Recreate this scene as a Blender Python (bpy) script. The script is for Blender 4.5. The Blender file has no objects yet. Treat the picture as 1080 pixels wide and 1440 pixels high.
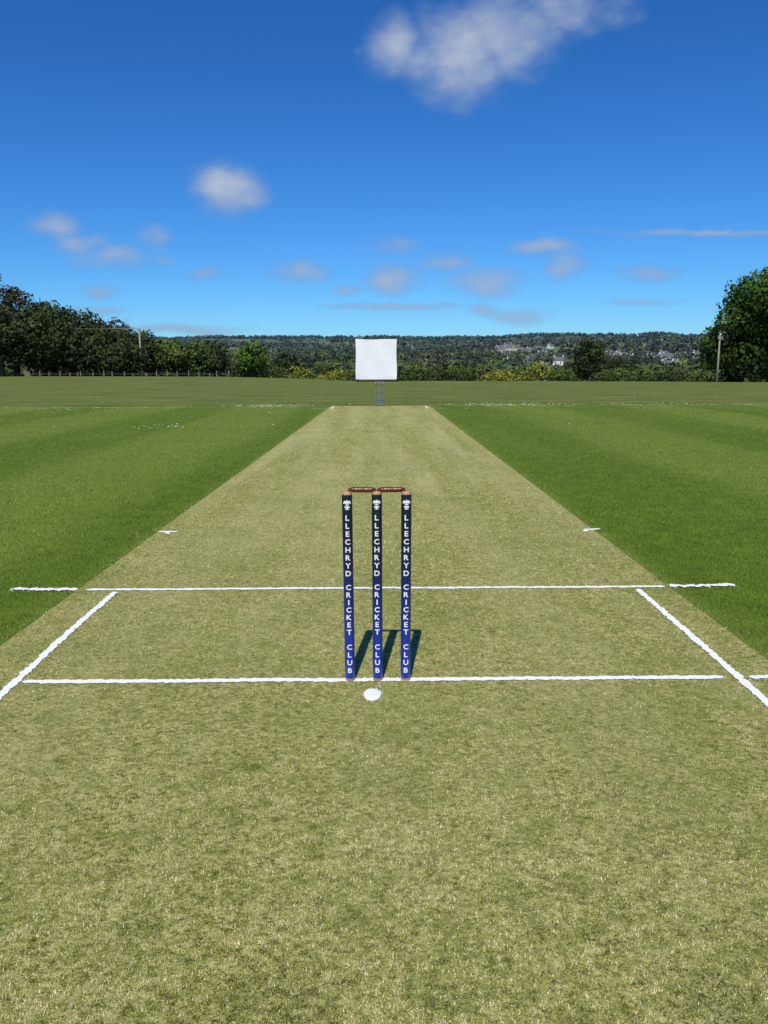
import bpy, bmesh, math, random
import numpy as np
from mathutils import Matrix, Vector, Euler
random.seed(7); rng=np.random.default_rng(11)
scene=bpy.context.scene
scene.view_settings.view_transform='Standard'
scene.view_settings.look='None'
scene.view_settings.exposure=0
COL=scene.collection
CAMX,CAMY,CAMZ=0.013,-2.736,1.148

# ------------------------------------------------------------------ helpers
def link(o,parent=None):
    COL.objects.link(o)
    if parent: o.parent=parent
    return o
def empty(name,loc=(0,0,0)):
    e=bpy.data.objects.new(name,None); e.location=loc; e.empty_display_size=.2
    return link(e)
def mesh_obj(name,verts,faces,mats=(),parent=None,loc=(0,0,0),smooth=False,mi=None):
    me=bpy.data.meshes.new(name); me.from_pydata([tuple(v) for v in verts],[],faces)
    for m in mats: me.materials.append(m)
    if mi is not None: me.polygons.foreach_set('material_index',mi)
    if smooth: me.polygons.foreach_set('use_smooth',[True]*len(me.polygons))
    me.update()
    o=bpy.data.objects.new(name,me); o.location=loc
    return link(o,parent)
def np_mesh(name,verts,k,cols=None,mats=(),extra=None):
    """verts (N*k,3) with consecutive k-gons"""
    n=len(verts)//k
    me=bpy.data.meshes.new(name)
    me.vertices.add(len(verts)); me.vertices.foreach_set('co',verts.astype(np.float32).ravel())
    me.loops.add(n*k); me.loops.foreach_set('vertex_index',np.arange(n*k,dtype=np.int32))
    me.polygons.add(n); me.polygons.foreach_set('loop_start',np.arange(0,n*k,k,dtype=np.int32))
    if cols is not None:
        a=me.attributes.new('Col','FLOAT_COLOR','POINT')
        c=np.ones((n*k,4),np.float32); c[:,:3]=np.repeat(cols,k,axis=0)
        a.data.foreach_set('color',c.ravel())
    for m in mats: me.materials.append(m)
    me.update(calc_edges=True)
    return me
class NT:
    def __init__(s,nt): s.t=nt; s.n=nt.nodes; s.l=nt.links
    def new(s,ty,**kw):
        x=s.n.new(ty)
        for k,v in kw.items(): setattr(x,k,v)
        return x
    def set(s,sock,v):
        if isinstance(v,bpy.types.NodeSocket): s.l.new(v,sock)
        elif v is not None:
            if hasattr(sock,'default_value') and sock.type=='RGBA' and len(v)==3: v=(*v,1)
            sock.default_value=v
    def math(s,op,a,b=None,c=None,clamp=False):
        x=s.new('ShaderNodeMath',operation=op,use_clamp=clamp)
        s.set(x.inputs[0],a)
        if b is not None: s.set(x.inputs[1],b)
        if c is not None: s.set(x.inputs[2],c)
        return x.outputs[0]
    def mix(s,f,a,b,mode='MIX'):
        x=s.new('ShaderNodeMix',data_type='RGBA',blend_type=mode)
        s.set(x.inputs[0],f); s.set(x.inputs[6],a); s.set(x.inputs[7],b)
        return x.outputs[2]
    def noise(s,vec,scale,detail=4,rough=.55,dist=0):
        x=s.new('ShaderNodeTexNoise'); s.set(x.inputs['Vector'],vec)
        x.inputs['Scale'].default_value=scale; x.inputs['Detail'].default_value=detail
        x.inputs['Roughness'].default_value=rough; x.inputs['Distortion'].default_value=dist
        return x.outputs['Fac']
    def rng(s,v,a,b,c=0,d=1,smooth=False):
        x=s.new('ShaderNodeMapRange'); 
        if smooth: x.interpolation_type='SMOOTHSTEP'
        s.set(x.inputs[0],v)
        for i,q in enumerate((a,b,c,d)): x.inputs[i+1].default_value=q
        return x.outputs[0]
    def ramp(s,f,stops):
        x=s.new('ShaderNodeValToRGB'); s.set(x.inputs[0],f)
        el=x.color_ramp.elements
        while len(el)<len(stops): el.new(.5)
        for e,(p,c) in zip(el,stops): e.position=p; e.color=(*c,1)
        return x.outputs[0]
    def pos(s): return s.new('ShaderNodeNewGeometry').outputs['Position']
    def obj(s): return s.new('ShaderNodeTexCoord').outputs['Object']
    def sep(s,v):
        x=s.new('ShaderNodeSeparateXYZ'); s.set(x.inputs[0],v); return x.outputs
    def vmul(s,v,w):
        x=s.new('ShaderNodeVectorMath',operation='MULTIPLY'); s.set(x.inputs[0],v); x.inputs[1].default_value=w; return x.outputs[0]
def material(name,rough=.8,spec=.3,metal=0):
    m=bpy.data.materials.new(name); m.use_nodes=True
    b=m.node_tree.nodes['Principled BSDF']
    b.inputs['Roughness'].default_value=rough; b.inputs['Specular IOR Level'].default_value=spec
    b.inputs['Metallic'].default_value=metal
    return m,NT(m.node_tree),b
def bump(t,b,h,strength,dist):
    x=t.new('ShaderNodeBump'); x.inputs['Strength'].default_value=strength; x.inputs['Distance'].default_value=dist
    t.set(x.inputs['Height'],h); t.l.new(x.outputs[0],b.inputs['Normal'])
def simple(name,c1,c2=None,scale=20,rough=.7,spec=.3,metal=0):
    m,t,b=material(name,rough,spec,metal)
    c2=c2 or tuple(x*.75 for x in c1)
    f=t.noise(t.obj(),scale,5)
    t.set(b.inputs['Base Color'],t.mix(t.rng(f,.35,.65),c1,c2))
    return m

# value noise in numpy
_G=rng.random((256,256))
def vnoise(x,y):
    xi=np.floor(x).astype(int); yi=np.floor(y).astype(int); fx=x-xi; fy=y-yi
    fx=fx*fx*(3-2*fx); fy=fy*fy*(3-2*fy)
    g=lambda a,b:_G[a%256,b%256]
    return (g(xi,yi)*(1-fx)+g(xi+1,yi)*fx)*(1-fy)+(g(xi,yi+1)*(1-fx)+g(xi+1,yi+1)*fx)*fy
def fbm(x,y,o=4):
    s=0;a=.5;tot=0
    for i in range(o):
        s=s+a*vnoise(x*2**i+17*i,y*2**i+5*i); tot+=a; a*=.55
    return s/tot

# ------------------------------------------------------------------ terrain
def edge_r(t):
    return np.interp(t,[-3,-.5,-.2,-.03,.1,.5,3],[125,125,98,64,62,58,58])
def height(x,y):
    x=np.asarray(x,float); y=np.asarray(y,float)
    yy=y-CAMY; r=np.hypot(x,yy)
    t=np.where(yy>1e-6,x/np.maximum(yy,1e-6),np.sign(x)*3); t=np.clip(t,-3,3)
    s=r-edge_r(t)
    z=np.interp(s,[0,6,20,60,130,300,600,900,1400,2000,2400,4000,9000],
                  [0,-.25,-1.3,-4,-8,-12,1,14,36,66,72,40,0])
    far=np.clip((s-150)/800,0,1)
    z=z+far*(fbm(x/420.,y/420.,3)-.5)*26
    z=z+np.clip((s-5)/60,0,1)*(fbm(x/50.,y/50.,3)-.5)*1.5*(1-far)
    return z
radii=np.concatenate([[0.0],np.linspace(1,57,29),np.arange(58,140,1.5),np.geomspace(141,9000,110)])
NA=360
av=np.linspace(0,2*np.pi,NA,endpoint=False)
V=[(0,CAMY,0)]
for r in radii[1:]:
    xs=r*np.sin(av); ys=CAMY+r*np.cos(av); zs=height(xs,ys)
    V+=list(zip(xs,ys,zs))
F=[]
for j in range(NA): F.append((0,1+(j+1)%NA,1+j))
for i in range(len(radii)-2):
    a=1+i*NA; b=a+NA
    for j in range(NA):
        k=(j+1)%NA
        F.append((a+j,a+k,b+k,b+j))
m_ground,t,b=material('grass_field',.95,.1)
P=t.pos(); px,py,pz=t.sep(P)
# outfield mown grass
n1=t.noise(P,.35,5); n2=t.noise(P,5,5,.65); n3=t.noise(P,70,4,.7)
fine=t.math('ADD',t.math('MULTIPLY',n2,.4),t.math('MULTIPLY',n3,.6))
green=t.ramp(fine,[(.30,(.030,.062,.005)),(.44,(.068,.120,.008)),(.58,(.115,.182,.015)),(.72,(.21,.26,.045))])
sw=t.math('SINE',t.math('MULTIPLY',t.math('ADD',px,t.math('MULTIPLY',n1,.7)),1.75))
green=t.mix(t.rng(sw,-.5,.5,0,.42,True),green,(.185,.24,.045))
n5=t.noise(t.vmul(P,(1,.15,1)),1.1,5)
green=t.mix(t.math('MULTIPLY',t.rng(py,3,20,.1,.50),t.rng(n5,.35,.65)),green,(.18,.22,.05))
sw2=t.noise(t.vmul(P,(.12,1.3,1)),1,4)
green=t.mix(t.math('MULTIPLY',t.rng(py,5,14,0,.35),t.rng(sw2,.45,.62)),green,(.10,.145,.022))
olive=t.ramp(t.noise(t.vmul(P,(.25,1,1)),1.2,6,.65),[(.3,(.070,.095,.016)),(.5,(.115,.140,.028)),(.7,(.19,.20,.065))])
fy=t.rng(t.math('ADD',py,t.math('MULTIPLY',n1,1.2)),20.8,22,0,.9,True)
green=t.mix(fy,green,olive)
# pale line marks left from neighbouring strips
wl=t.math('MULTIPLY',t.math('LESS_THAN',t.math('ABSOLUTE',t.math('SUBTRACT',py,20.3)),.08),t.rng(t.noise(P,3,5,.75),.48,.58))
green=t.mix(t.math('MULTIPLY',wl,t.math('GREATER_THAN',t.math('ABSOLUTE',px),2.2)),green,(.50,.52,.38))
# countryside pastures
vor=t.new('ShaderNodeTexVoronoi'); t.set(vor.inputs['Vector'],t.vmul(P,(1,.7,0))); vor.inputs['Scale'].default_value=.008
pc=t.sep(vor.outputs['Color'])[0]
past=t.ramp(pc,[(0,(.05,.085,.02)),(.35,(.10,.15,.03)),(.6,(.16,.20,.05)),(.85,(.06,.10,.03)),(1,(.20,.21,.08))])
past=t.mix(t.rng(t.noise(P,.05,5),.3,.7,0,.5),past,(.05,.085,.025))
isfar=t.rng(pz,-.15,-.7,0,1)
isf2=t.rng(py,150,220,0,1)
col=t.mix(t.math('MAXIMUM',isfar,isf2),green,past)
col=t.mix(t.rng(py,400,2400,0,.45),col,(.10,.16,.21))  # distance haze painted into the ground colour on the far hills
t.set(b.inputs['Base Color'],col)
bump(t,b,fine,.5,.03)
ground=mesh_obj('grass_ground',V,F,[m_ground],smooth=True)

# ------------------------------------------------------------------ pitch sheet
def pl(y): return float(np.interp(y,[-6,1.22,20.4],[-1.63,-1.575,-1.42]))
def pr(y): return float(np.interp(y,[-6,1.22,20.4],[1.58,1.525,1.45]))
m_pitch,t,b=material('pitch_turf',.95,.1)
P=t.pos(); px,py,pz=t.sep(P)
a1=t.noise(P,300,3,.75); a2=t.noise(t.vmul(P,(.75,1,1)),75,5,.78); a3=t.noise(P,9,4,.6); a4=t.noise(P,1.4,4); a5=t.noise(t.vmul(P,(.8,1,1)),26,3,.6)
mixf=t.math('ADD',t.math('ADD',t.math('MULTIPLY',a1,.40),t.math('MULTIPLY',a2,.45)),t.math('MULTIPLY',a5,.15))
c=t.ramp(mixf,[(.40,(.025,.032,.006)),(.46,(.16,.17,.035)),(.52,(.37,.35,.105)),(.61,(.64,.57,.29))])
c=t.mix(t.rng(a3,.46,.62,0,.42),c,(.16,.20,.032))
st=t.noise(t.vmul(P,(2.2,.16,1)),1,5,.65)
c=t.mix(t.math('MULTIPLY',t.rng(st,.40,.58,0,.6),t.rng(py,-1,6,.25,1)),c,(.43,.41,.18))
st2=t.math('SINE',t.math('MULTIPLY',t.math('ADD',px,t.math('MULTIPLY',a4,.5)),7.5))
c=t.mix(t.math('MULTIPLY',t.rng(st2,-.6,.6,0,.16),t.rng(py,0,8,.1,1)),c,(.22,.25,.055))
c=t.mix(t.rng(a4,.47,.7,0,.38),c,(.17,.21,.04))
t.set(b.inputs['Base Color'],c)
bump(t,b,mixf,.8,.012)
ys=np.linspace(-6,20.35,60); V=[];F=[]
for i,y in enumerate(ys):
    V+=[(pl(y),y,.004),(pr(y),y,.004)]
for i in range(len(ys)-1):
    F.append((2*i,2*i+1,2*i+3,2*i+2))
mesh_obj('cricket_pitch',V,F,[m_pitch])

# ------------------------------------------------------------------ painted lines
m_paint,t,b=material('white_line_paint',.9,.1)
P=t.pos()
q=t.noise(P,170,4,.75)
t.set(b.inputs['Base Color'],t.mix(t.rng(q,.33,.43),(.34,.35,.18),(.83,.83,.80)))
bump(t,b,q,.4,.006)
LINES=[]
def paint(name,segs,parent=None,z=.0075):
    V=[];F=[]
    for (x0,y0,x1,y1,w,rg) in segs:
        L=math.hypot(x1-x0,y1-y0); n=max(4,int(L/.006)); nx,ny=-(y1-y0)/L,(x1-x0)/L
        base=len(V); s0=random.random()*99
        for i in range(n+1):
            u=i/n; cx=x0+(x1-x0)*u; cy=y0+(y1-y0)*u
            j1=(float(fbm(np.array(i*.33+s0),np.array(s0),4))-.5)*w*rg+random.uniform(-1,1)*w*.03
            j2=(float(fbm(np.array(i*.33+s0+40),np.array(s0),4))-.5)*w*rg+random.uniform(-1,1)*w*.03
            wob=(float(fbm(np.array(i*.011+s0),np.array(3.),2))-.5)*.014
            h=w/2*(min(1,.35+min(i,n-i)*.25))
            V.append((cx+nx*(h+j1+wob),cy+ny*(h+j1+wob),z)); V.append((cx-nx*(h+j2-wob),cy-ny*(h+j2-wob),z))
        for i in range(n):
            a=base+2*i; F.append((a,a+1,a+3,a+2))
        LINES.append((x0,y0,x1,y1,w))
    return mesh_obj(name,V,F,[m_paint],parent)
YF=20.12
paint('popping_crease',[(-1.53,1.22,1.50,1.22,.032,.7),(-1.93,1.235,-1.575,1.222,.040,1.6),(1.53,1.222,1.88,1.235,.040,1.6)])
paint('bowling_crease',[(-1.315,0,1.285,0,.031,.7),(1.38,0,1.70,0,.031,.7)])
paint('return_crease',[(-1.362,1.17,-1.315,-1.9,.031,.7)],z=.008)
paint('return_crease',[(1.343,1.17,1.325,-1.9,.031,.7)],z=.008)
paint('danger_area_mark',[(-1.56,2.68,-1.42,2.67,.04,.7),(-1.50,2.66,-1.46,2.60,.03,.7)])
paint('danger_area_mark',[(1.45,2.67,1.57,2.69,.04,.7),(1.47,2.66,1.43,2.60,.03,.7)])
paint('bowling_crease',[(-1.32,YF,-.6,YF,.03,.9),(.6,YF,1.32,YF,.03,.9)])
paint('popping_crease',[(-1.9,YF-1.22,-1.25,YF-1.22,.03,.9),(1.25,YF-1.22,1.8,YF-1.22,.03,.9)])
paint('return_crease',[(-1.33,YF-1.2,-1.33,YF,.04,.5)],z=.008)
paint('return_crease',[(1.33,YF-1.2,1.33,YF,.04,.5)],z=.008)
LINES=[l for l in LINES if l[1]<6]

# ------------------------------------------------------------------ grass blades (one mesh)
def blades(N,r0,r1,seed):
    g=np.random.default_rng(seed)
    r=r0*np.exp(g.random(N)*math.log(r1/r0)); az=(g.random(N)-.5)*math.radians(76)
    x=CAMX+r*np.sin(az); y=CAMY+r*np.cos(az)
    left=np.interp(y,[-6,1.22,20.4],[-1.63,-1.575,-1.42]); right=np.interp(y,[-6,1.22,20.4],[1.58,1.525,1.45])
    ragged=(fbm(x*14,y*14,2)-.5)*.09+g.normal(0,.012,N)
    onp=(x>left+ragged)&(x<right+ragged)&(y<20.35)
    sc=np.maximum(1,r/2.6)
    ln=np.where(onp,g.uniform(.003,.0090,N)*np.minimum(sc,1.8),g.uniform(.008,.017,N)*np.minimum(sc,1.4))
    wd=np.where(onp,g.uniform(.0008,.0020,N),g.uniform(.0012,.0022,N))*sc**.8
    tilt=np.where(onp,np.radians(g.uniform(25,86,N)),np.radians(g.uniform(15,70,N)))
    d=g.random(N)*2*np.pi
    dx,dy,dz=np.cos(d)*np.sin(tilt),np.sin(d)*np.sin(tilt),np.cos(tilt)
    sx,sy=-np.sin(d),np.cos(d)
    z0=np.where(onp,.004,.0)
    base=np.stack([x,y,z0],1); side=np.stack([sx*wd/2,sy*wd/2,np.zeros(N)],1)
    tip=base+np.stack([dx*ln,dy*ln,dz*ln],1)
    vs=np.empty((N,3,3)); vs[:,0]=base-side; vs[:,1]=base+side; vs[:,2]=tip
    pn=fbm(x*1.3,y*1.3,4); pf=fbm(x*8,y*10,3); pc=fbm(x*62,y*85,3); k=g.random(N)
    pal=np.array([[.66,.58,.30],[.48,.44,.165],[.28,.315,.052],[.15,.19,.022],[.040,.052,.008],[.82,.76,.50]])
    k2=np.clip(.50+(k-.5)*.70+(pc-.5)*1.9+(pf-.5)*1.1+(pn-.5)*1.0,0,1)
    idx=np.digitize(k2,[.28,.50,.68,.80])
    idx=np.where(g.random(N)<.03,5,idx)
    cp=pal[idx]*g.uniform(.72,1.2,(N,1))
    palg=np.array([[.058,.104,.006],[.098,.155,.010],[.15,.215,.020],[.25,.28,.065]])
    gi=np.digitize(np.clip(k+(fbm(x*.9,y*.9,3)-.5)*.6+(fbm(x*20,y*20,2)-.5)*.5,0,1),[.36,.72,.94])
    stripe=(1.08+.20*np.clip(2.0*np.sin((x+.35)*1.75),-1,1))[:,None]
    cg=palg[gi]*g.uniform(.85,1.15,(N,1))*stripe
    fr=np.clip(1-np.minimum(np.abs(x-left),np.abs(x-right))/.09,0,1)[:,None]
    cg=cg*(1-.5*fr)+np.array([.36,.37,.13])*.5*fr
    col=np.where(onp[:,None],cp,cg)
    wh=np.zeros(N,bool)
    for (x0,y0,x1,y1,w) in LINES:
        L=math.hypot(x1-x0,y1-y0); ux,uy=(x1-x0)/L,(y1-y0)/L
        u=(x-x0)*ux+(y-y0)*uy; v=np.abs(-(x-x0)*uy+(y-y0)*ux)
        inl=(u>-.005)&(u<L+.005)
        wh|=inl&(v<w*.5+g.normal(0,.008,N))&(g.random(N)<.93)
    wh|=((np.abs(x+.004+.1*y)<.018)&(y<0.0)&(y>-.10)&(g.random(N)<.8))
    ring=np.hypot((x+.019)/.0315,(y+.135)/.047)
    wh|=(ring<1.25)&(g.random(N)<.6)
    col=np.where((wh&(g.random(N)<.96))[:,None],np.array([.83,.83,.80])*g.uniform(.88,1.03,(N,1)),col)
    # nothing grows up through the marker disc
    keep=ring>.97
    return vs[keep].reshape(-1,3),col[keep]
m_blade,t,b=material('grass_blades',.85,.15)
at=t.new('ShaderNodeAttribute'); at.attribute_name='Col'
t.set(b.inputs['Base Color'],at.outputs['Color'])
vs,cs=blades(680000,.8,26,5)
link(bpy.data.objects.new('grass_blades',np_mesh('grass_blades',vs,3,cs,[m_blade])))

# ------------------------------------------------------------------ daisies
def daisies():
    pts=[]
    for _ in range(1100):
        k=random.random()
        if k<.22: x,y=-3.2+random.gauss(0,.75),20.5+random.gauss(0,.35)
        elif k<.60: x,y=random.choice([random.uniform(1.7,9.6),random.gauss(3.6,1)]),20.5+random.gauss(0,.4)
        elif k<.64: x,y=-4.1+random.gauss(0,.35),12.4+random.gauss(0,.4)
        elif k<.67: x,y=-8.6+random.gauss(0,.6),19+random.gauss(0,.4)
        elif k<.8: x,y=random.uniform(-12,12),random.uniform(12,40)
        else: x,y=random.uniform(-22,22),random.uniform(22,60)
        if -1.9<x<1.7 and y<21: continue
        pts.append((x,y))
    V=[];F=[]
    for x,y in pts:
        r=random.uniform(.007,.015); z=.02+random.uniform(0,.010); b0=len(V)
        tx=random.uniform(-.4,.4); ty=random.uniform(-.2,.5)
        for k in range(7):
            a=k/7*6.283; dx,dy=r*math.cos(a),r*math.sin(a); V.append((x+dx,y+dy,z+dx*tx+dy*ty+.006))
        F.append(tuple(range(b0,b0+7)))
    mesh_obj('daisy_patch',V,F,[simple('daisy_petals',(.75,.75,.70))])
daisies()

# ------------------------------------------------------------------ lathe / tube
def lathe(prof,n=28,axis='Z'):
    V=[];F=[]
    for (r,z) in prof:
        for k in range(n):
            a=2*math.pi*k/n; V.append((r*math.cos(a),r*math.sin(a),z))
    for i in range(len(prof)-1):
        for k in range(n):
            k2=(k+1)%n; F.append((i*n+k,i*n+k2,(i+1)*n+k2,(i+1)*n+k))
    F.append(tuple(range(n-1,-1,-1))); F.append(tuple((len(prof)-1)*n+k for k in range(n)))
    if axis=='X': V=[(z,x,y) for x,y,z in V]
    return V,F
def tube(V,F,pts,rad,n=7):
    b0=len(V)
    for i,p in enumerate(pts):
        p=Vector(p); d=(Vector(pts[min(i+1,len(pts)-1)])-Vector(pts[max(i-1,0)])).normalized()
        u=d.orthogonal().normalized(); w=d.cross(u)
        for k in range(n):
            a=2*math.pi*k/n; V.append(tuple(p+(u*math.cos(a)+w*math.sin(a))*rad[i]))
    for i in range(len(pts)-1):
        for k in range(n):
            k2=(k+1)%n; F.append((b0+i*n+k,b0+i*n+k2,b0+(i+1)*n+k2,b0+(i+1)*n+k))
    F.append(tuple(b0+k for k in range(n))[::-1]); F.append(tuple(b0+(len(pts)-1)*n+k for k in range(n)))
def box(V,F,c,s):
    b0=len(V)
    for dz in (-1,1):
        for dx,dy in ((-1,-1),(1,-1),(1,1),(-1,1)):
            V.append((c[0]+dx*s[0]/2,c[1]+dy*s[1]/2,c[2]+dz*s[2]/2))
    for f in ((3,2,1,0),(4,5,6,7),(0,1,5,4),(1,2,6,5),(2,3,7,6),(3,0,4,7)): F.append(tuple(b0+i for i in f))

# ------------------------------------------------------------------ stumps
m_stump,t,b=material('stump_finish',.32,.5)
O=t.obj(); ox,oy,oz=t.sep(O)
grain=t.noise(t.vmul(O,(60,60,4)),3,5)
wood=t.mix(t.rng(grain,.35,.65),(.50,.33,.17),(.34,.20,.09))
blue=t.ramp(t.math('DIVIDE',oz,.711),[(0,(.012,.045,.42)),(.22,(.010,.035,.34)),(.42,(.007,.022,.17)),(.62,(.006,.013,.06)),(.85,(.006,.009,.022)),(1,(.006,.008,.018))])
isw=t.math('MAXIMUM',t.math('LESS_THAN',oz,.0135),t.math('GREATER_THAN',oz,.6985))
t.set(b.inputs['Base Color'],t.mix(isw,blue,wood))
t.set(b.inputs['Roughness'],t.rng(t.noise(O,30,4),.3,.7,.28,.5))
m_white,t,b=material('white_lettering',.45,.4)
t.set(b.inputs['Base Color'],t.mix(t.rng(t.noise(t.obj(),90,3),.3,.6),(.72,.73,.74),(.82,.82,.82)))
R=.0183
def char_mesh(ch,height,offset=.024):
    cu=bpy.data.curves.new('c','FONT'); cu.body=ch; cu.align_x='CENTER'; cu.offset=offset; cu.resolution_u=4
    o=bpy.data.objects.new('c',cu); COL.objects.link(o); bpy.context.view_layer.update()
    dg=bpy.context.evaluated_depsgraph_get()
    me=bpy.data.meshes.new_from_object(o.evaluated_get(dg))
    bpy.data.objects.remove(o); bpy.data.curves.remove(cu)
    bm=bmesh.new(); bm.from_mesh(me); bpy.data.meshes.remove(me)
    x0=min(v.co.x for v in bm.verts);x1=max(v.co.x for v in bm.verts);y0=min(v.co.y for v in bm.verts);y1=max(v.co.y for v in bm.verts)
    s=height/(y1-y0)
    for v in bm.verts:
        v.co.x=(v.co.x-(x0+x1)/2)*s*1.08; v.co.y=(v.co.y-(y0+y1)/2)*s; v.co.z=0
    return bm
def wrap(bm,zc,V,F):
    for k in range(-8,9):
        xx=k*.0016
        bmesh.ops.bisect_plane(bm,geom=bm.verts[:]+bm.edges[:]+bm.faces[:],plane_co=(xx,0,0),plane_no=(1,0,0))
    b0=len(V); bm.verts.index_update()
    for v in bm.verts:
        a=v.co.x/R; rr=R+.0005
        V.append((rr*math.sin(a),-rr*math.cos(a),zc+v.co.y))
    for f in bm.faces: F.append(tuple(b0+v.index for v in f.verts))
LV=[];LF=[]
for word,zt,zb in (('LLECHRYD',.6265,.4035),('CRICKET',.372,.183),('CLUB',.146,.036)):
    n=len(word)
    for i,ch in enumerate(word):
        zc=zt-.010-(zt-zb-.02)*i/(n-1)
        wrap(char_mesh(ch,.0195),zc-.0,LV,LF)
# crest: three feathers with band and scroll
def poly(pts):
    bm=bmesh.new(); vs=[bm.verts.new((x,y,0)) for x,y in pts]; bm.faces.new(vs); return bm
def ell(cx,cy,rx,ry,rot=0,n=16):
    return poly([(cx+rx*math.cos(a)*math.cos(rot)-ry*math.sin(a)*math.sin(rot),cy+rx*math.cos(a)*math.sin(rot)+ry*math.sin(a)*math.cos(rot)) for a in [2*math.pi*i/n for i in range(n)]])
for bm in (ell(0,.011,.0038,.0070),ell(-.0070,.010,.0036,.0066,.45),ell(.0070,.010,.0036,.0066,-.45),
           ell(-.0122,.0075,.0028,.0036),ell(.0122,.0075,.0028,.0036),
           poly([(-.006,-.001),(.006,-.001),(.0065,.0022),(-.0065,.0022)]),
           poly([(-.0035,-.003),(-.0025,-.017),(.0025,-.017),(.0035,-.003)]),
           ell(-.0066,-.008,.0026,.0040,.5),ell(.0066,-.008,.0026,.0040,-.5),
           poly([(-.007,-.0155),(-.0035,-.0135),(-.0035,-.0165),(-.006,-.0175)]),poly([(.0035,-.0165),(.0035,-.0135),(.007,-.0155),(.006,-.0175)])):
    wrap(bm,.663,LV,LF)
prof=[(.010,0),(.0165,.0),(.0178,.004),(.0178,.0135),(R,.0145),(R,.693),(.0178,.6955),(.0178,.7035),(.0165,.7075),(.0120,.7095),(.004,.7085)]
SV,SF=lathe(prof,32)
m_bail,t,b=material('bail_wood',.35,.5)
O=t.obj(); ox,oy,oz=t.sep(O)
g1=t.noise(t.vmul(O,(6,80,80)),3,5)
red=t.mix(t.rng(g1,.35,.65),(.13,.020,.010),(.06,.010,.006))
rings=t.math('GREATER_THAN',t.math('SINE',t.math('MULTIPLY',ox,520)),.96)
tipf=t.math('GREATER_THAN',t.math('ABSOLUTE',ox),.047)
c=t.mix(t.math('MULTIPLY',rings,t.math('LESS_THAN',t.math('ABSOLUTE',ox),.034)),red,(.26,.10,.045))
t.set(b.inputs['Base Color'],t.mix(tipf,c,(.20,.05,.02)))
bp=[(.003,-.0505),(.0055,-.0500),(.0060,-.045),(.0068,-.041),(.0092,-.037),(.0102,-.033),(.0090,-.0305),(.0094,-.024),(.0102,-.012),(.0090,-.006),(.0100,-.003),(.0104,0)]
bp=bp+[(r,-z) for r,z in bp[-2::-1]]
BV,BF=lathe(bp,20,'X')
def wicket(y):
    e=empty('cricket_stumps',(0,y,.004))
    for i,x in enumerate((-.1025,0,.1025)):
        s=mesh_obj('stump_%d'%(i+1),SV,SF,[m_stump],e,(x,0,0),True)
        s.rotation_euler=(math.radians((.15,-.2,.1)[i]),math.radians((-.25,0,.2)[i]),math.radians((2,-3,1)[i]))
        l=mesh_obj('lettering',LV,LF,[m_white],s)
    for i,x in enumerate((-.0515,.0515)):
        bb=mesh_obj('bail_%d'%(i+1),BV,BF,[m_bail],e,(x,-.001,.7145),True)
        bb.rotation_euler=(0,math.radians((.5,-.3)[i]),0)
wicket(0); wicket(YF)

# marker disc behind middle stump
V=[];F=[]
n=48
prof=[(.0,.0035),(.55,.0034),(.85,.0030),(.96,.0020),(1.0,.0004),(1.0,-.004)]
for r,z in prof[1:]:
    for k in range(n):
        a=2*math.pi*k/n; jr=1+.03*math.sin(3*a+1)+.02*math.sin(7*a)
        V.append((.0315*r*jr*math.cos(a),.047*r*jr*math.sin(a),z))
V.append((0,0,.0035)); c0=len(V)-1
for k in range(n): F.append((c0,k,(k+1)%n))
for i in range(len(prof)-2):
    for k in range(n): F.append((i*n+k,(i+1)*n+k,(i+1)*n+(k+1)%n,i*n+(k+1)%n))
mesh_obj('white_marker_disc',V,F,[simple('marker_plastic',(.82,.82,.80),(.72,.72,.68),120,.6)],loc=(-.019,-.135,.009),smooth=True)

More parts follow.
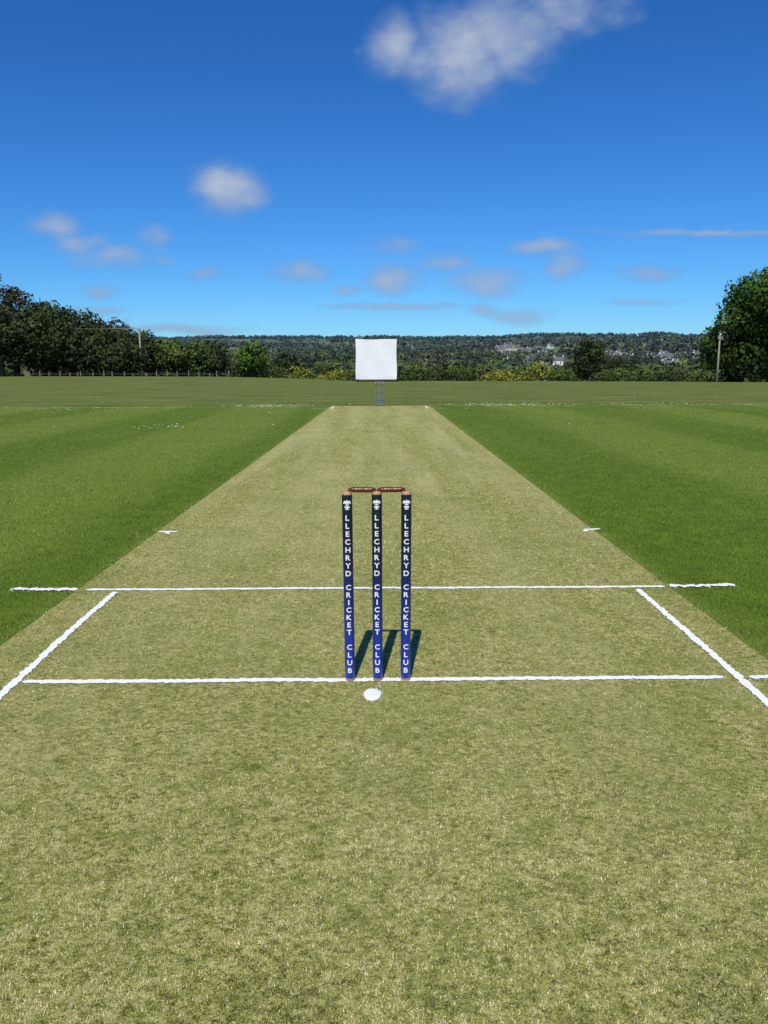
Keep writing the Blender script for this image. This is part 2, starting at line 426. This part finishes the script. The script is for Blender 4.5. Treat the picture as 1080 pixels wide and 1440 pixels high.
# ------------------------------------------------------------------ sight screen
def sightscreen():
    e=empty('sight_screen',(-.25,56.5,0))
    m_cloth,t,b=material('screen_white',.7,.2)
    O=t.obj(); ox,oy,oz=t.sep(O)
    t.set(b.inputs['Base Color'],t.mix(t.rng(t.noise(O,2,4),.3,.7),(.80,.81,.82),(.74,.75,.76)))
    bump(t,b,t.noise(t.vmul(O,(1,1,2)),1.2,2),.25,.05)
    nx,nz=24,20; V=[];F=[]
    for j in range(nz+1):
        for i in range(nx+1):
            u=i/nx; v=j/nz
            sag=-.03*math.sin(math.pi*u)*v + .015*math.cos(u*9)*v
            V.append((-1.52+3.04*u+.02*math.sin(v*7)*(1 if u>.5 else -1)*(u in(0,1)),-.03*math.sin(u*11+v*2)*math.sin(math.pi*v),.18+2.95*v+sag))
    for j in range(nz):
        for i in range(nx):
            a=j*(nx+1)+i; F.append((a,a+1,a+nx+2,a+nx+1))
    mesh_obj('screen_panel',V,F,[m_cloth],e,smooth=True)
    mf=simple('frame_metal',(.08,.09,.09),rough=.5,metal=.3)
    V=[];F=[]
    for x in (-1.5,0,1.5):
        tube(V,F,[(x,.09,.1),(x,.09,3.12)],[.03,.03])
        tube(V,F,[(x,.09,2.3),(x,1.15,.16)],[.025,.025])
        tube(V,F,[(x,-.35,.15),(x,1.25,.15)],[.035,.035])
    for z in (.14,1.6): tube(V,F,[(-1.58,.09,z),(1.58,.09,z)],[.035,.035])
    tube(V,F,[(-1.58,-.35,.15),(1.58,-.35,.15)],[.03,.03])
    tube(V,F,[(-1.54,.06,.05),(-1.54,.06,3.22)],[.03,.03])
    mesh_obj('frame',V,F,[mf],e)
    V=[];F=[]
    for x in (-1.45,1.45):
        for y in (-.35,1.2):
            WV,WF=lathe([(.03,-.03),(.11,-.03),(.12,0),(.11,.03),(.03,.03)],16,'X')
            b0=len(V); V+=[(a+x+ .07,bb+y,c+.12) for a,bb,c in WV]; F+=[tuple(b0+i for i in f) for f in WF]
    mesh_obj('wheels',V,F,[simple('wheel_rubber',(.03,.03,.03))],e)
sightscreen()

# ------------------------------------------------------------------ trees
m_leaf,t,b=material('foliage',.75,.2)
at=t.new('ShaderNodeAttribute'); at.attribute_name='Col'
t.set(b.inputs['Base Color'],at.outputs['Color'])
m_bark=simple('bark',(.10,.075,.05),(.05,.04,.03),8,.95)
def leafquads(c,nrm,size,g):
    N=len(c); rnd=g.normal(size=(N,3)); nn=nrm+rnd*.55; nn/=np.linalg.norm(nn,axis=1)[:,None]
    u=np.cross(nn,g.normal(size=(N,3))); u/=np.linalg.norm(u,axis=1)[:,None]; w=np.cross(nn,u)
    s=(size*g.uniform(.6,1.3,N))[:,None]; a=s*g.uniform(.5,1,(N,1))
    q=np.empty((N,4,3)); q[:,0]=c-u*s; q[:,1]=c-w*a*.7; q[:,2]=c+u*s; q[:,3]=c+w*a*.7
    return q.reshape(-1,3)
def crown(g,lobes,per,size,c_dark,c_light,zmin,zmax):
    cs=[];ns=[];cl=[]
    cd=np.array(c_dark); cL=np.array(c_light)
    for (cx,cy,cz,r) in lobes:
        n=int(per*(r*r)); 
        d=g.normal(size=(n,3)); d/=np.linalg.norm(d,axis=1)[:,None]
        sub=g.normal(size=(9,3)); sub/=np.linalg.norm(sub,axis=1)[:,None]
        m=(d@sub.T).max(1)
        rad=r*(.62+.5*np.clip((m-.55)/.45,0,1))*g.uniform(.72,1.08,n)
        p=np.array([cx,cy,cz])+d*rad[:,None]*np.array([1,1,.85])
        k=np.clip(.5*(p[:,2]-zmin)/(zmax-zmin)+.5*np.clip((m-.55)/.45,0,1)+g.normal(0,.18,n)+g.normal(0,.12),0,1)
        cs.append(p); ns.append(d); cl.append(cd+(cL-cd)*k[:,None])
    c=np.concatenate(cs); n=np.concatenate(ns); cl=np.concatenate(cl)
    return leafquads(c,n,size,g),cl
def tree(name,x,y,h,w,seed,cd=(.018,.035,.008),cL=(.085,.13,.025),leaf=.22,per=70,nl=26,low=.2,base=None,flat=1.0,bare=0):
    g=np.random.default_rng(seed)
    z0=float(height(x,y)) if base is None else base
    e=empty(name,(x,y,z0-.05))
    lobes=[]
    zc=h*(low+1)/2; hz=h*(1-low)/2
    for i in range(nl):
        d=g.normal(size=3); d/=np.linalg.norm(d); rr=g.uniform(.25,.86)
        r=g.uniform(.16,.30)*w*.62
        px_,py_,pz_=d[0]*rr*w/2,d[1]*rr*w/2,zc+d[2]*rr*hz
        f=1-.25*max(0,d[2])
        lobes.append((px_*f,py_*f,min(pz_,h-r*.85),r))
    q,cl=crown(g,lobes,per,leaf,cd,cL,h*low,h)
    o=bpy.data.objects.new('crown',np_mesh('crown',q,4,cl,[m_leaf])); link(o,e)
    V=[];F=[]
    tr=h*.028+.06
    tube(V,F,[(0,0,-.6),(0,0,.3),(.05*w*.2,0,h*.3),(0,.1,h*.6),(.1,0,h*.85)],[tr*1.5,tr*1.1,tr*.85,tr*.5,tr*.12],9)
    for l in lobes[::2]:
        zz=min(l[2]*.55,h*.5)+.1; p0=Vector((0,0,zz)); p1=Vector(l[:3]); mid=(p0*.5+p1*.5)+Vector((0,0,h*.03))
        tube(V,F,[p0,mid,p1],[tr*.45,tr*.28,tr*.08],6)
    for i in range(bare):
        a=g.uniform(0,6.28); p1=Vector((math.cos(a)*w*.30,math.sin(a)*w*.3,h*g.uniform(.85,1.0)))
        tube(V,F,[(0,0,h*.6),p1*.75+Vector((0,0,h*.05)),p1],[.07,.03,.01],5)
    mesh_obj('trunk',V,F,[m_bark],e,smooth=True)
    return e
def at_b(tn,r):
    d=r/math.sqrt(1+tn*tn); return (tn*d,CAMY+d)
def T(name,tn,r,h,w,seed,**k):
    x,y=at_b(tn,r); return tree(name,x,y,h,w,seed,**k)
DK=dict(cd=(.012,.020,.006),cL=(.045,.064,.018))
MD=dict(cd=(.020,.04,.008),cL=(.095,.135,.024))
YL=dict(cd=(.05,.065,.008),cL=(.24,.25,.035))
RD=dict(cd=(.020,.020,.009),cL=(.060,.058,.026))
# right oak
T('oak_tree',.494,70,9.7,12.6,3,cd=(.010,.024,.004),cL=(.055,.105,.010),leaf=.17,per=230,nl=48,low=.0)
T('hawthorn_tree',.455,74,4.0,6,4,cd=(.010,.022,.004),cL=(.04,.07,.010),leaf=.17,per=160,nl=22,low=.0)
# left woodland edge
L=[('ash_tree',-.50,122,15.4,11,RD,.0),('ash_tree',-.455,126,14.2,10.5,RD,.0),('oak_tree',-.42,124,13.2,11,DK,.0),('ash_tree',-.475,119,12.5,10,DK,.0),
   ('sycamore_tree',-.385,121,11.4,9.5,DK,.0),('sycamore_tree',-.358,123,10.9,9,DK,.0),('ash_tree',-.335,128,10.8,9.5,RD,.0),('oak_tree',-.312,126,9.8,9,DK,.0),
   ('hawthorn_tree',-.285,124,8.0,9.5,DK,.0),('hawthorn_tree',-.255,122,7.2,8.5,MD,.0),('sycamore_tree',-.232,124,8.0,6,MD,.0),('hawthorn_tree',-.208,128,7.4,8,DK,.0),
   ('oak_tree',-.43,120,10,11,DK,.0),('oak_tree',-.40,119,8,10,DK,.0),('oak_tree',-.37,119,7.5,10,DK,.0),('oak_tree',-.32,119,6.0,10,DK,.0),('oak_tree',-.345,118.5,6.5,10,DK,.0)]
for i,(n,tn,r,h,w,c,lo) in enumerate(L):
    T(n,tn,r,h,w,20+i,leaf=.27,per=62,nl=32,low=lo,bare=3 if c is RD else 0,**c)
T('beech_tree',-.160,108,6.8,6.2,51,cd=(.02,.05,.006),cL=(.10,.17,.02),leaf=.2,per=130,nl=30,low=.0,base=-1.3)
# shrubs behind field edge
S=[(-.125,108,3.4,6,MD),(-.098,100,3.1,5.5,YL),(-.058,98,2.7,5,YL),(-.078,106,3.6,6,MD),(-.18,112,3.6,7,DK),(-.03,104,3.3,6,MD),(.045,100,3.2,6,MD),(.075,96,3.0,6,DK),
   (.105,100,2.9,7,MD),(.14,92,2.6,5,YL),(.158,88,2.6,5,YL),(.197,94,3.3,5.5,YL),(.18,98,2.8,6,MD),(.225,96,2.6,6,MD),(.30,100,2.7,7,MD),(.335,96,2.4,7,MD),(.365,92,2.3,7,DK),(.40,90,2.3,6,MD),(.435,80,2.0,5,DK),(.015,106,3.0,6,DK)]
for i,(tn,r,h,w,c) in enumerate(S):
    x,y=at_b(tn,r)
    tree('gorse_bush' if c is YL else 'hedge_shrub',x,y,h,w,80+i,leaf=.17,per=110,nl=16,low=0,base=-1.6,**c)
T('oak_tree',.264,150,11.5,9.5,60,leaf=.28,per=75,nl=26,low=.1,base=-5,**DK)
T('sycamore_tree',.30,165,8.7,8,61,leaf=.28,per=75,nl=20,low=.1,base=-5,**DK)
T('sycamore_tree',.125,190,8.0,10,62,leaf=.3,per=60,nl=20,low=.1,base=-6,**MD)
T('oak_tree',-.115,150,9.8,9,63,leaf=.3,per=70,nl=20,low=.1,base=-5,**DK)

# ------------------------------------------------------------------ distant woods
def distant():
    g=np.random.default_rng(77); N=20000
    az=np.radians(g.uniform(-34,34,N)); r=np.sqrt(g.uniform(170**2,2700**2,N)); r=np.where(g.random(N)<.25,g.uniform(170,1000,N),r)
    x=CAMX+r*np.sin(az); y=CAMY+r*np.cos(az)
    dens=fbm(x/190,y/150,3); 
    cellx=np.abs(((x+.2*y)/150)%1-.5); celly=np.abs(((y-.15*x)/110)%1-.5)
    hedge=(cellx>.455)|(celly>.45)
    tn=np.tan(az)
    village=((tn>.145)&(tn<.25)&(r>560)&(r<1200))|((tn>.28)&(tn<.42)&(r>480)&(r<1000))
    keep=(dens>.50)|hedge|(r>2050)
    keep&=~(village&(g.random(N)<.68))
    x,y,r,tn=x[keep],y[keep],r[keep],tn[keep]
    z=height(x,y); n=len(x)
    Q=[];C=[]
    base=np.array([[.030,.046,.014],[.050,.072,.018],[.10,.125,.028],[.065,.060,.028],[.020,.028,.011]])
    near=r<900
    for grp,m,s in ((near,48,1.3),(~near,20,2.6)):
        xi,yi,zi,ri=x[grp],y[grp],z[grp],r[grp]; k=len(xi)
        w=g.uniform(3.2,6.5,k); h=g.uniform(6,12,k)
        h=np.where(ri<450,h*.85,h)
        d=g.normal(size=(k,m,3)); d/=np.linalg.norm(d,axis=2)[:,:,None]; d[:,:,2]=np.abs(d[:,:,2])*1.1-.35
        rad=g.uniform(.7,1.1,(k,m))
        p=np.empty((k,m,3)); p[:,:,0]=xi[:,None]+d[:,:,0]*w[:,None]*rad; p[:,:,1]=yi[:,None]+d[:,:,1]*w[:,None]*rad
        p[:,:,2]=zi[:,None]+h[:,None]*.5+d[:,:,2]*h[:,None]*.5*rad
        pi=np.clip((fbm(xi/120,yi/120,3)-.3)*12+g.normal(0,.7,k),0,4.99).astype(int)
        col=base[pi]*g.uniform(.75,1.2,(k,1))
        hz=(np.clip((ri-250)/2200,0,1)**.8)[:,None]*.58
        col=col*(1-hz)+np.array([.075,.125,.175])*hz  # aerial haze painted into the leaf colours, bluer with distance
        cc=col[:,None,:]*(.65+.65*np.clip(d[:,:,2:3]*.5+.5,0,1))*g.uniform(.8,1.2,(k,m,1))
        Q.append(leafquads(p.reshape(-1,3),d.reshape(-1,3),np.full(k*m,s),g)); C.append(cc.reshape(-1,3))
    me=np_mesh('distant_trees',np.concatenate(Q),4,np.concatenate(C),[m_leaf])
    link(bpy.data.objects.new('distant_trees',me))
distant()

# ------------------------------------------------------------------ village houses
wallm=[simple('render_white',(.72,.71,.67),(.62,.61,.58),1,.9),simple('render_cream',(.54,.49,.39),(.46,.42,.33),1,.9),simple('stone_grey',(.24,.22,.19),(.16,.15,.14),1,.9)]
slate=simple('slate_roof',(.13,.13,.14),(.09,.09,.10),1,.8); glass=simple('window_glass',(.03,.035,.045),rough=.15,spec=.6); doorm=simple('door_paint',(.10,.04,.03))
def house(x,y,w,d,h,rot,wm,seed):
    rr=random.Random(seed)
    V=[];F=[];M=[]
    def addbox(c,s,mi):
        n0=len(F); box(V,F,c,s); M.extend([mi]*(len(F)-n0))
    addbox((0,0,h/2-1),(w,d,h+2),0)
    rh=d*.52; o=.35
    b0=len(V)
    V.extend([(-w/2-o,-d/2-o,h-.15),(w/2+o,-d/2-o,h-.15),(w/2+o,d/2+o,h-.15),(-w/2-o,d/2+o,h-.15),(-w/2-o,0,h+rh),(w/2+o,0,h+rh)])
    F.extend([(b0,b0+1,b0+5,b0+4),(b0+2,b0+3,b0+4,b0+5),(b0+3,b0+2,b0+1,b0)]); M.extend([1,1,1])
    b0=len(V); V.extend([(-w/2-.02,-d/2,h),(-w/2-.02,d/2,h),(-w/2-.02,0,h+rh-.3),(w/2+.02,-d/2,h),(w/2+.02,d/2,h),(w/2+.02,0,h+rh-.3)])
    F.extend([(b0+1,b0,b0+2),(b0+3,b0+4,b0+5)]); M.extend([0,0])
    addbox((-w/2+.7,0,h+rh+.2),(.9,.6,1.6),0)
    if rr.random()<.6: addbox((w/2-.7,0,h+rh+.2),(.9,.6,1.6),0)
    for sgn in (-1,1):
        nw=max(2,int(w/3))
        for k in range(nw):
            xx=-w/2+(k+.5)*w/nw
            for zz in ((1.5,4.1) if h>4.5 else (1.5,)):
                if zz<2 and k==nw//2 and sgn<0: addbox((xx,sgn*d/2,1.05),(1,.16,2.1),3)
                else: addbox((xx,sgn*d/2,zz),(1.15,.14,1.1),2)
    o_=mesh_obj('white_house' if wm==0 else ('cream_house' if wm==1 else 'stone_house'),V,F,[wallm[wm],slate,glass,doorm],mi=M)
    o_.location=(x,y,float(height(x,y))+.8); o_.rotation_euler=(0,0,rot)
H=[]
rh=random.Random(12)
for i in range(26): H.append((rh.uniform(.145,.24),rh.uniform(680,1180)))
for i in range(14): H.append((rh.uniform(.285,.345),rh.uniform(600,960)))
for i in range(14): H.append((rh.uniform(.345,.415),rh.uniform(560,900)))
for i in range(4): H.append((rh.uniform(.025,.05),rh.uniform(820,1050)))
for i in range(2): H.append((rh.uniform(-.11,-.02),rh.uniform(1100,1400)))
for i,(tn,r) in enumerate(H):
    x,y=at_b(tn,r); house(x,y,rh.uniform(8,13),rh.uniform(6,7.5),rh.choice([2.8,3.0,4.8]),rh.uniform(-1.2,1.2),rh.choice([0,0,0,1,2]),i)

# ------------------------------------------------------------------ poles, wires, fence
m_pole=simple('weathered_pole',(.33,.29,.24),(.22,.19,.16),6,.9)
def pole(tn,r,top,rad=.14,arm=True):
    x,y=at_b(tn,r); z0=float(height(x,y))
    e=empty('utility_pole',(x,y,z0))
    V=[];F=[]; h=top-z0
    tube(V,F,[(0,0,-.5),(0,0,h)],[rad,rad*.75],10); mesh_obj('post',V,F,[m_pole],e,smooth=True)
    V=[];F=[]
    aw=.7 if arm else .3
    box(V,F,(0,-rad,h-.3),(aw,.07,.08)); mesh_obj('crossarm',V,F,[m_pole],e)
    V=[];F=[]
    for q in (-aw*.45,0,aw*.45): tube(V,F,[(q,-rad,h-.26),(q,-rad,h-.12)],[.04,.03],8)
    mesh_obj('insulators',V,F,[simple('ceramic',(.35,.33,.3),rough=.3)],e)
    return Vector((x,y,top))
p1=pole(-.299,117,6.6); p2=pole(.426,63,3.3,.075,False)
p0=pole(-.62,130,7.6)
def wire(a,b_,sag,name='overhead_cable'):
    V=[];F=[]
    for off in (-.3,.3):
        pts=[];n=14
        for i in range(n+1):
            u=i/n; p=a.lerp(b_,u)+Vector((off,0,-.12-sag*4*u*(1-u))); pts.append(p)
        tube(V,F,pts,[.02]*(n+1),4)
    mesh_obj(name,V,F,[simple('cable',(.35,.36,.38))])
wire(p0,p1,.4)
def fence():
    e=empty('post_and_wire_fence'); V=[];F=[];pp=[]
    for k in range(26):
        tn=-.52+.33*k/25+random.uniform(-.003,.003); r=float(edge_r(tn))-2
        x,y=at_b(tn,r); h=random.uniform(.45,.8); box(V,F,(x,y,h/2-.05),(.07,.07,h)); pp.append((x,y))
    mesh_obj('posts',V,F,[simple('weathered_posts',(.30,.28,.24),(.2,.18,.15),3)],e)
    V=[];F=[]
    for z in (.25,.4): tube(V,F,[(x,y-.05,z) for x,y in pp],[.006]*len(pp),4)
    mesh_obj('wires',V,F,[simple('galvanised',(.3,.3,.3))],e)
fence()

# ------------------------------------------------------------------ light & sky
EL=math.radians(52); AZ=math.radians(187.2)
sun=bpy.data.lights.new('sun','SUN'); sun.energy=4.6; sun.angle=math.radians(.53); sun.color=(1,.95,.86)
so=bpy.data.objects.new('sun',sun); link(so)
sd=Vector((math.sin(AZ)*math.cos(EL),math.cos(AZ)*math.cos(EL),math.sin(EL)))
so.rotation_euler=sd.to_track_quat('Z','Y').to_euler(); so.location=sd*50
w=bpy.data.worlds.new('World'); scene.world=w; w.use_nodes=True
t=NT(w.node_tree); bg=w.node_tree.nodes['Background']
sky=t.new('ShaderNodeTexSky'); sky.sky_type='NISHITA'; sky.sun_disc=False; sky.sun_elevation=EL; sky.sun_rotation=AZ
sky.air_density=1.0; sky.dust_density=.15; sky.ozone_density=3.0; sky.altitude=50
D=t.new('ShaderNodeTexCoord').outputs['Generated']
dx,dy,dz=t.sep(D)
ya=t.math('MAXIMUM',t.math('ABSOLUTE',dy),.05)
ca=t.math('DIVIDE',dx,ya); ce=t.math('DIVIDE',dz,ya)
cmb=t.new('ShaderNodeCombineXYZ'); t.set(cmb.inputs[0],ca); t.set(cmb.inputs[1],ce); Pc=cmb.outputs[0]
CL=[(.018,.370,.052,.044,1.05),(.055,.352,.055,.040,.9),(.098,.358,.078,.070,1.15),(.150,.382,.085,.066,1.1),(.21,.41,.08,.045,.85),(.27,.405,.07,.03,.6),
    (-.182,.213,.062,.037,1.2),(-.215,.212,.03,.02,.7),
    (-.395,.170,.045,.024,.82),(-.365,.150,.050,.020,.84),(-.325,.136,.060,.024,.9),(-.274,.155,.024,.024,.75),(-.268,.130,.03,.010,.6),
    (-.097,.114,.048,.022,.9),(.015,.105,.044,.027,1.1),(.127,.101,.068,.026,1.08),(.078,.125,.055,.018,.84),
    (.20,.141,.060,.014,.95),(.224,.120,.040,.026,.95),(.40,.161,.20,.0060,.88),(-.04,.092,.028,.010,.85),
    (.02,.0705,.12,.006,.95),(.127,.068,.035,.012,.9),(-.25,.047,.12,.009,.9),(.175,.060,.055,.013,.9),
    (.013,.145,.05,.018,.68),(.335,.112,.06,.018,.8),(-.345,.092,.036,.012,.9),(-.21,.114,.035,.012,.75),(-.35,.07,.06,.009,.75),(.33,.075,.07,.007,.7)]
wn=t.new('ShaderNodeTexNoise'); t.set(wn.inputs['Vector'],Pc); wn.inputs['Scale'].default_value=14; wn.inputs['Detail'].default_value=4
wv=t.new('ShaderNodeVectorMath',operation='MULTIPLY_ADD'); t.set(wv.inputs[0],wn.outputs['Color']); wv.inputs[1].default_value=(.06,.024,0)
sb=t.new('ShaderNodeVectorMath',operation='SUBTRACT'); t.set(sb.inputs[0],Pc); sb.inputs[1].default_value=(.030,.012,0)
t.set(wv.inputs[2],sb.outputs[0]); Pw=wv.outputs[0]
dens=None
for (a,e_,ra,re,wt) in CL:
    mp=t.new('ShaderNodeVectorMath',operation='MULTIPLY_ADD'); t.set(mp.inputs[0],Pw)
    mp.inputs[1].default_value=(1/ra,1/re,0); mp.inputs[2].default_value=(-a/ra,-e_/re,0)
    ln=t.new('ShaderNodeVectorMath',operation='LENGTH'); t.set(ln.inputs[0],mp.outputs[0])
    f=t.math('MULTIPLY',t.rng(ln.outputs['Value'],1.35,0,0,1,True),wt)
    dens=f if dens is None else t.math('SMOOTH_MAX',dens,f,.15)
nf=t.noise(t.vmul(Pc,(1,1.7,1)),22,7,.56)
cd=t.math('ADD',dens,t.math('MULTIPLY',t.math('SUBTRACT',nf,.5),.95))
cd=t.math('MULTIPLY',cd,t.rng(dens,.0,.3,0,1))
cov=t.rng(cd,.06,1.30,0,.88,True)
# sky tint (per-channel response)
sr=t.new('ShaderNodeSeparateColor'); t.set(sr.inputs[0],t.mix(1.0,sky.outputs[0],(.62,.92,1.22),'MULTIPLY'))
cr=t.new('ShaderNodeCombineColor')
for i,(k,g_) in enumerate(((.95,1.5),(.92,1.26),(1.02,1.18))):
    v=t.math('POWER',t.math('MULTIPLY',sr.outputs[i],.1),g_); t.set(cr.inputs[i],t.math('MULTIPLY',v,k*10))
skc=cr.outputs[0]
lit=t.rng(cd,.35,1.35,0,1)
lit=t.math('MULTIPLY',lit,t.rng(ce,.04,.2,.6,1))
cc=t.mix(lit,(2.1,3.2,5.2),(4.8,5.4,6.6))
t.set(bg.inputs['Color'],t.mix(cov,skc,cc)); bg.inputs['Strength'].default_value=.1

# ------------------------------------------------------------------ camera
cam=bpy.data.cameras.new('camera'); co=bpy.data.objects.new('camera',cam); link(co)
cam.sensor_fit='VERTICAL'; cam.sensor_height=36; cam.sensor_width=27; cam.lens=27.5; cam.clip_start=.05; cam.clip_end=20000
co.matrix_world=Matrix.Translation((CAMX,CAMY,CAMZ))@Matrix.Rotation(math.radians(-.26),4,'Z')@Matrix.Rotation(math.radians(90-10.56),4,'X')@Matrix.Rotation(math.radians(-.25),4,'Z')
scene.camera=co
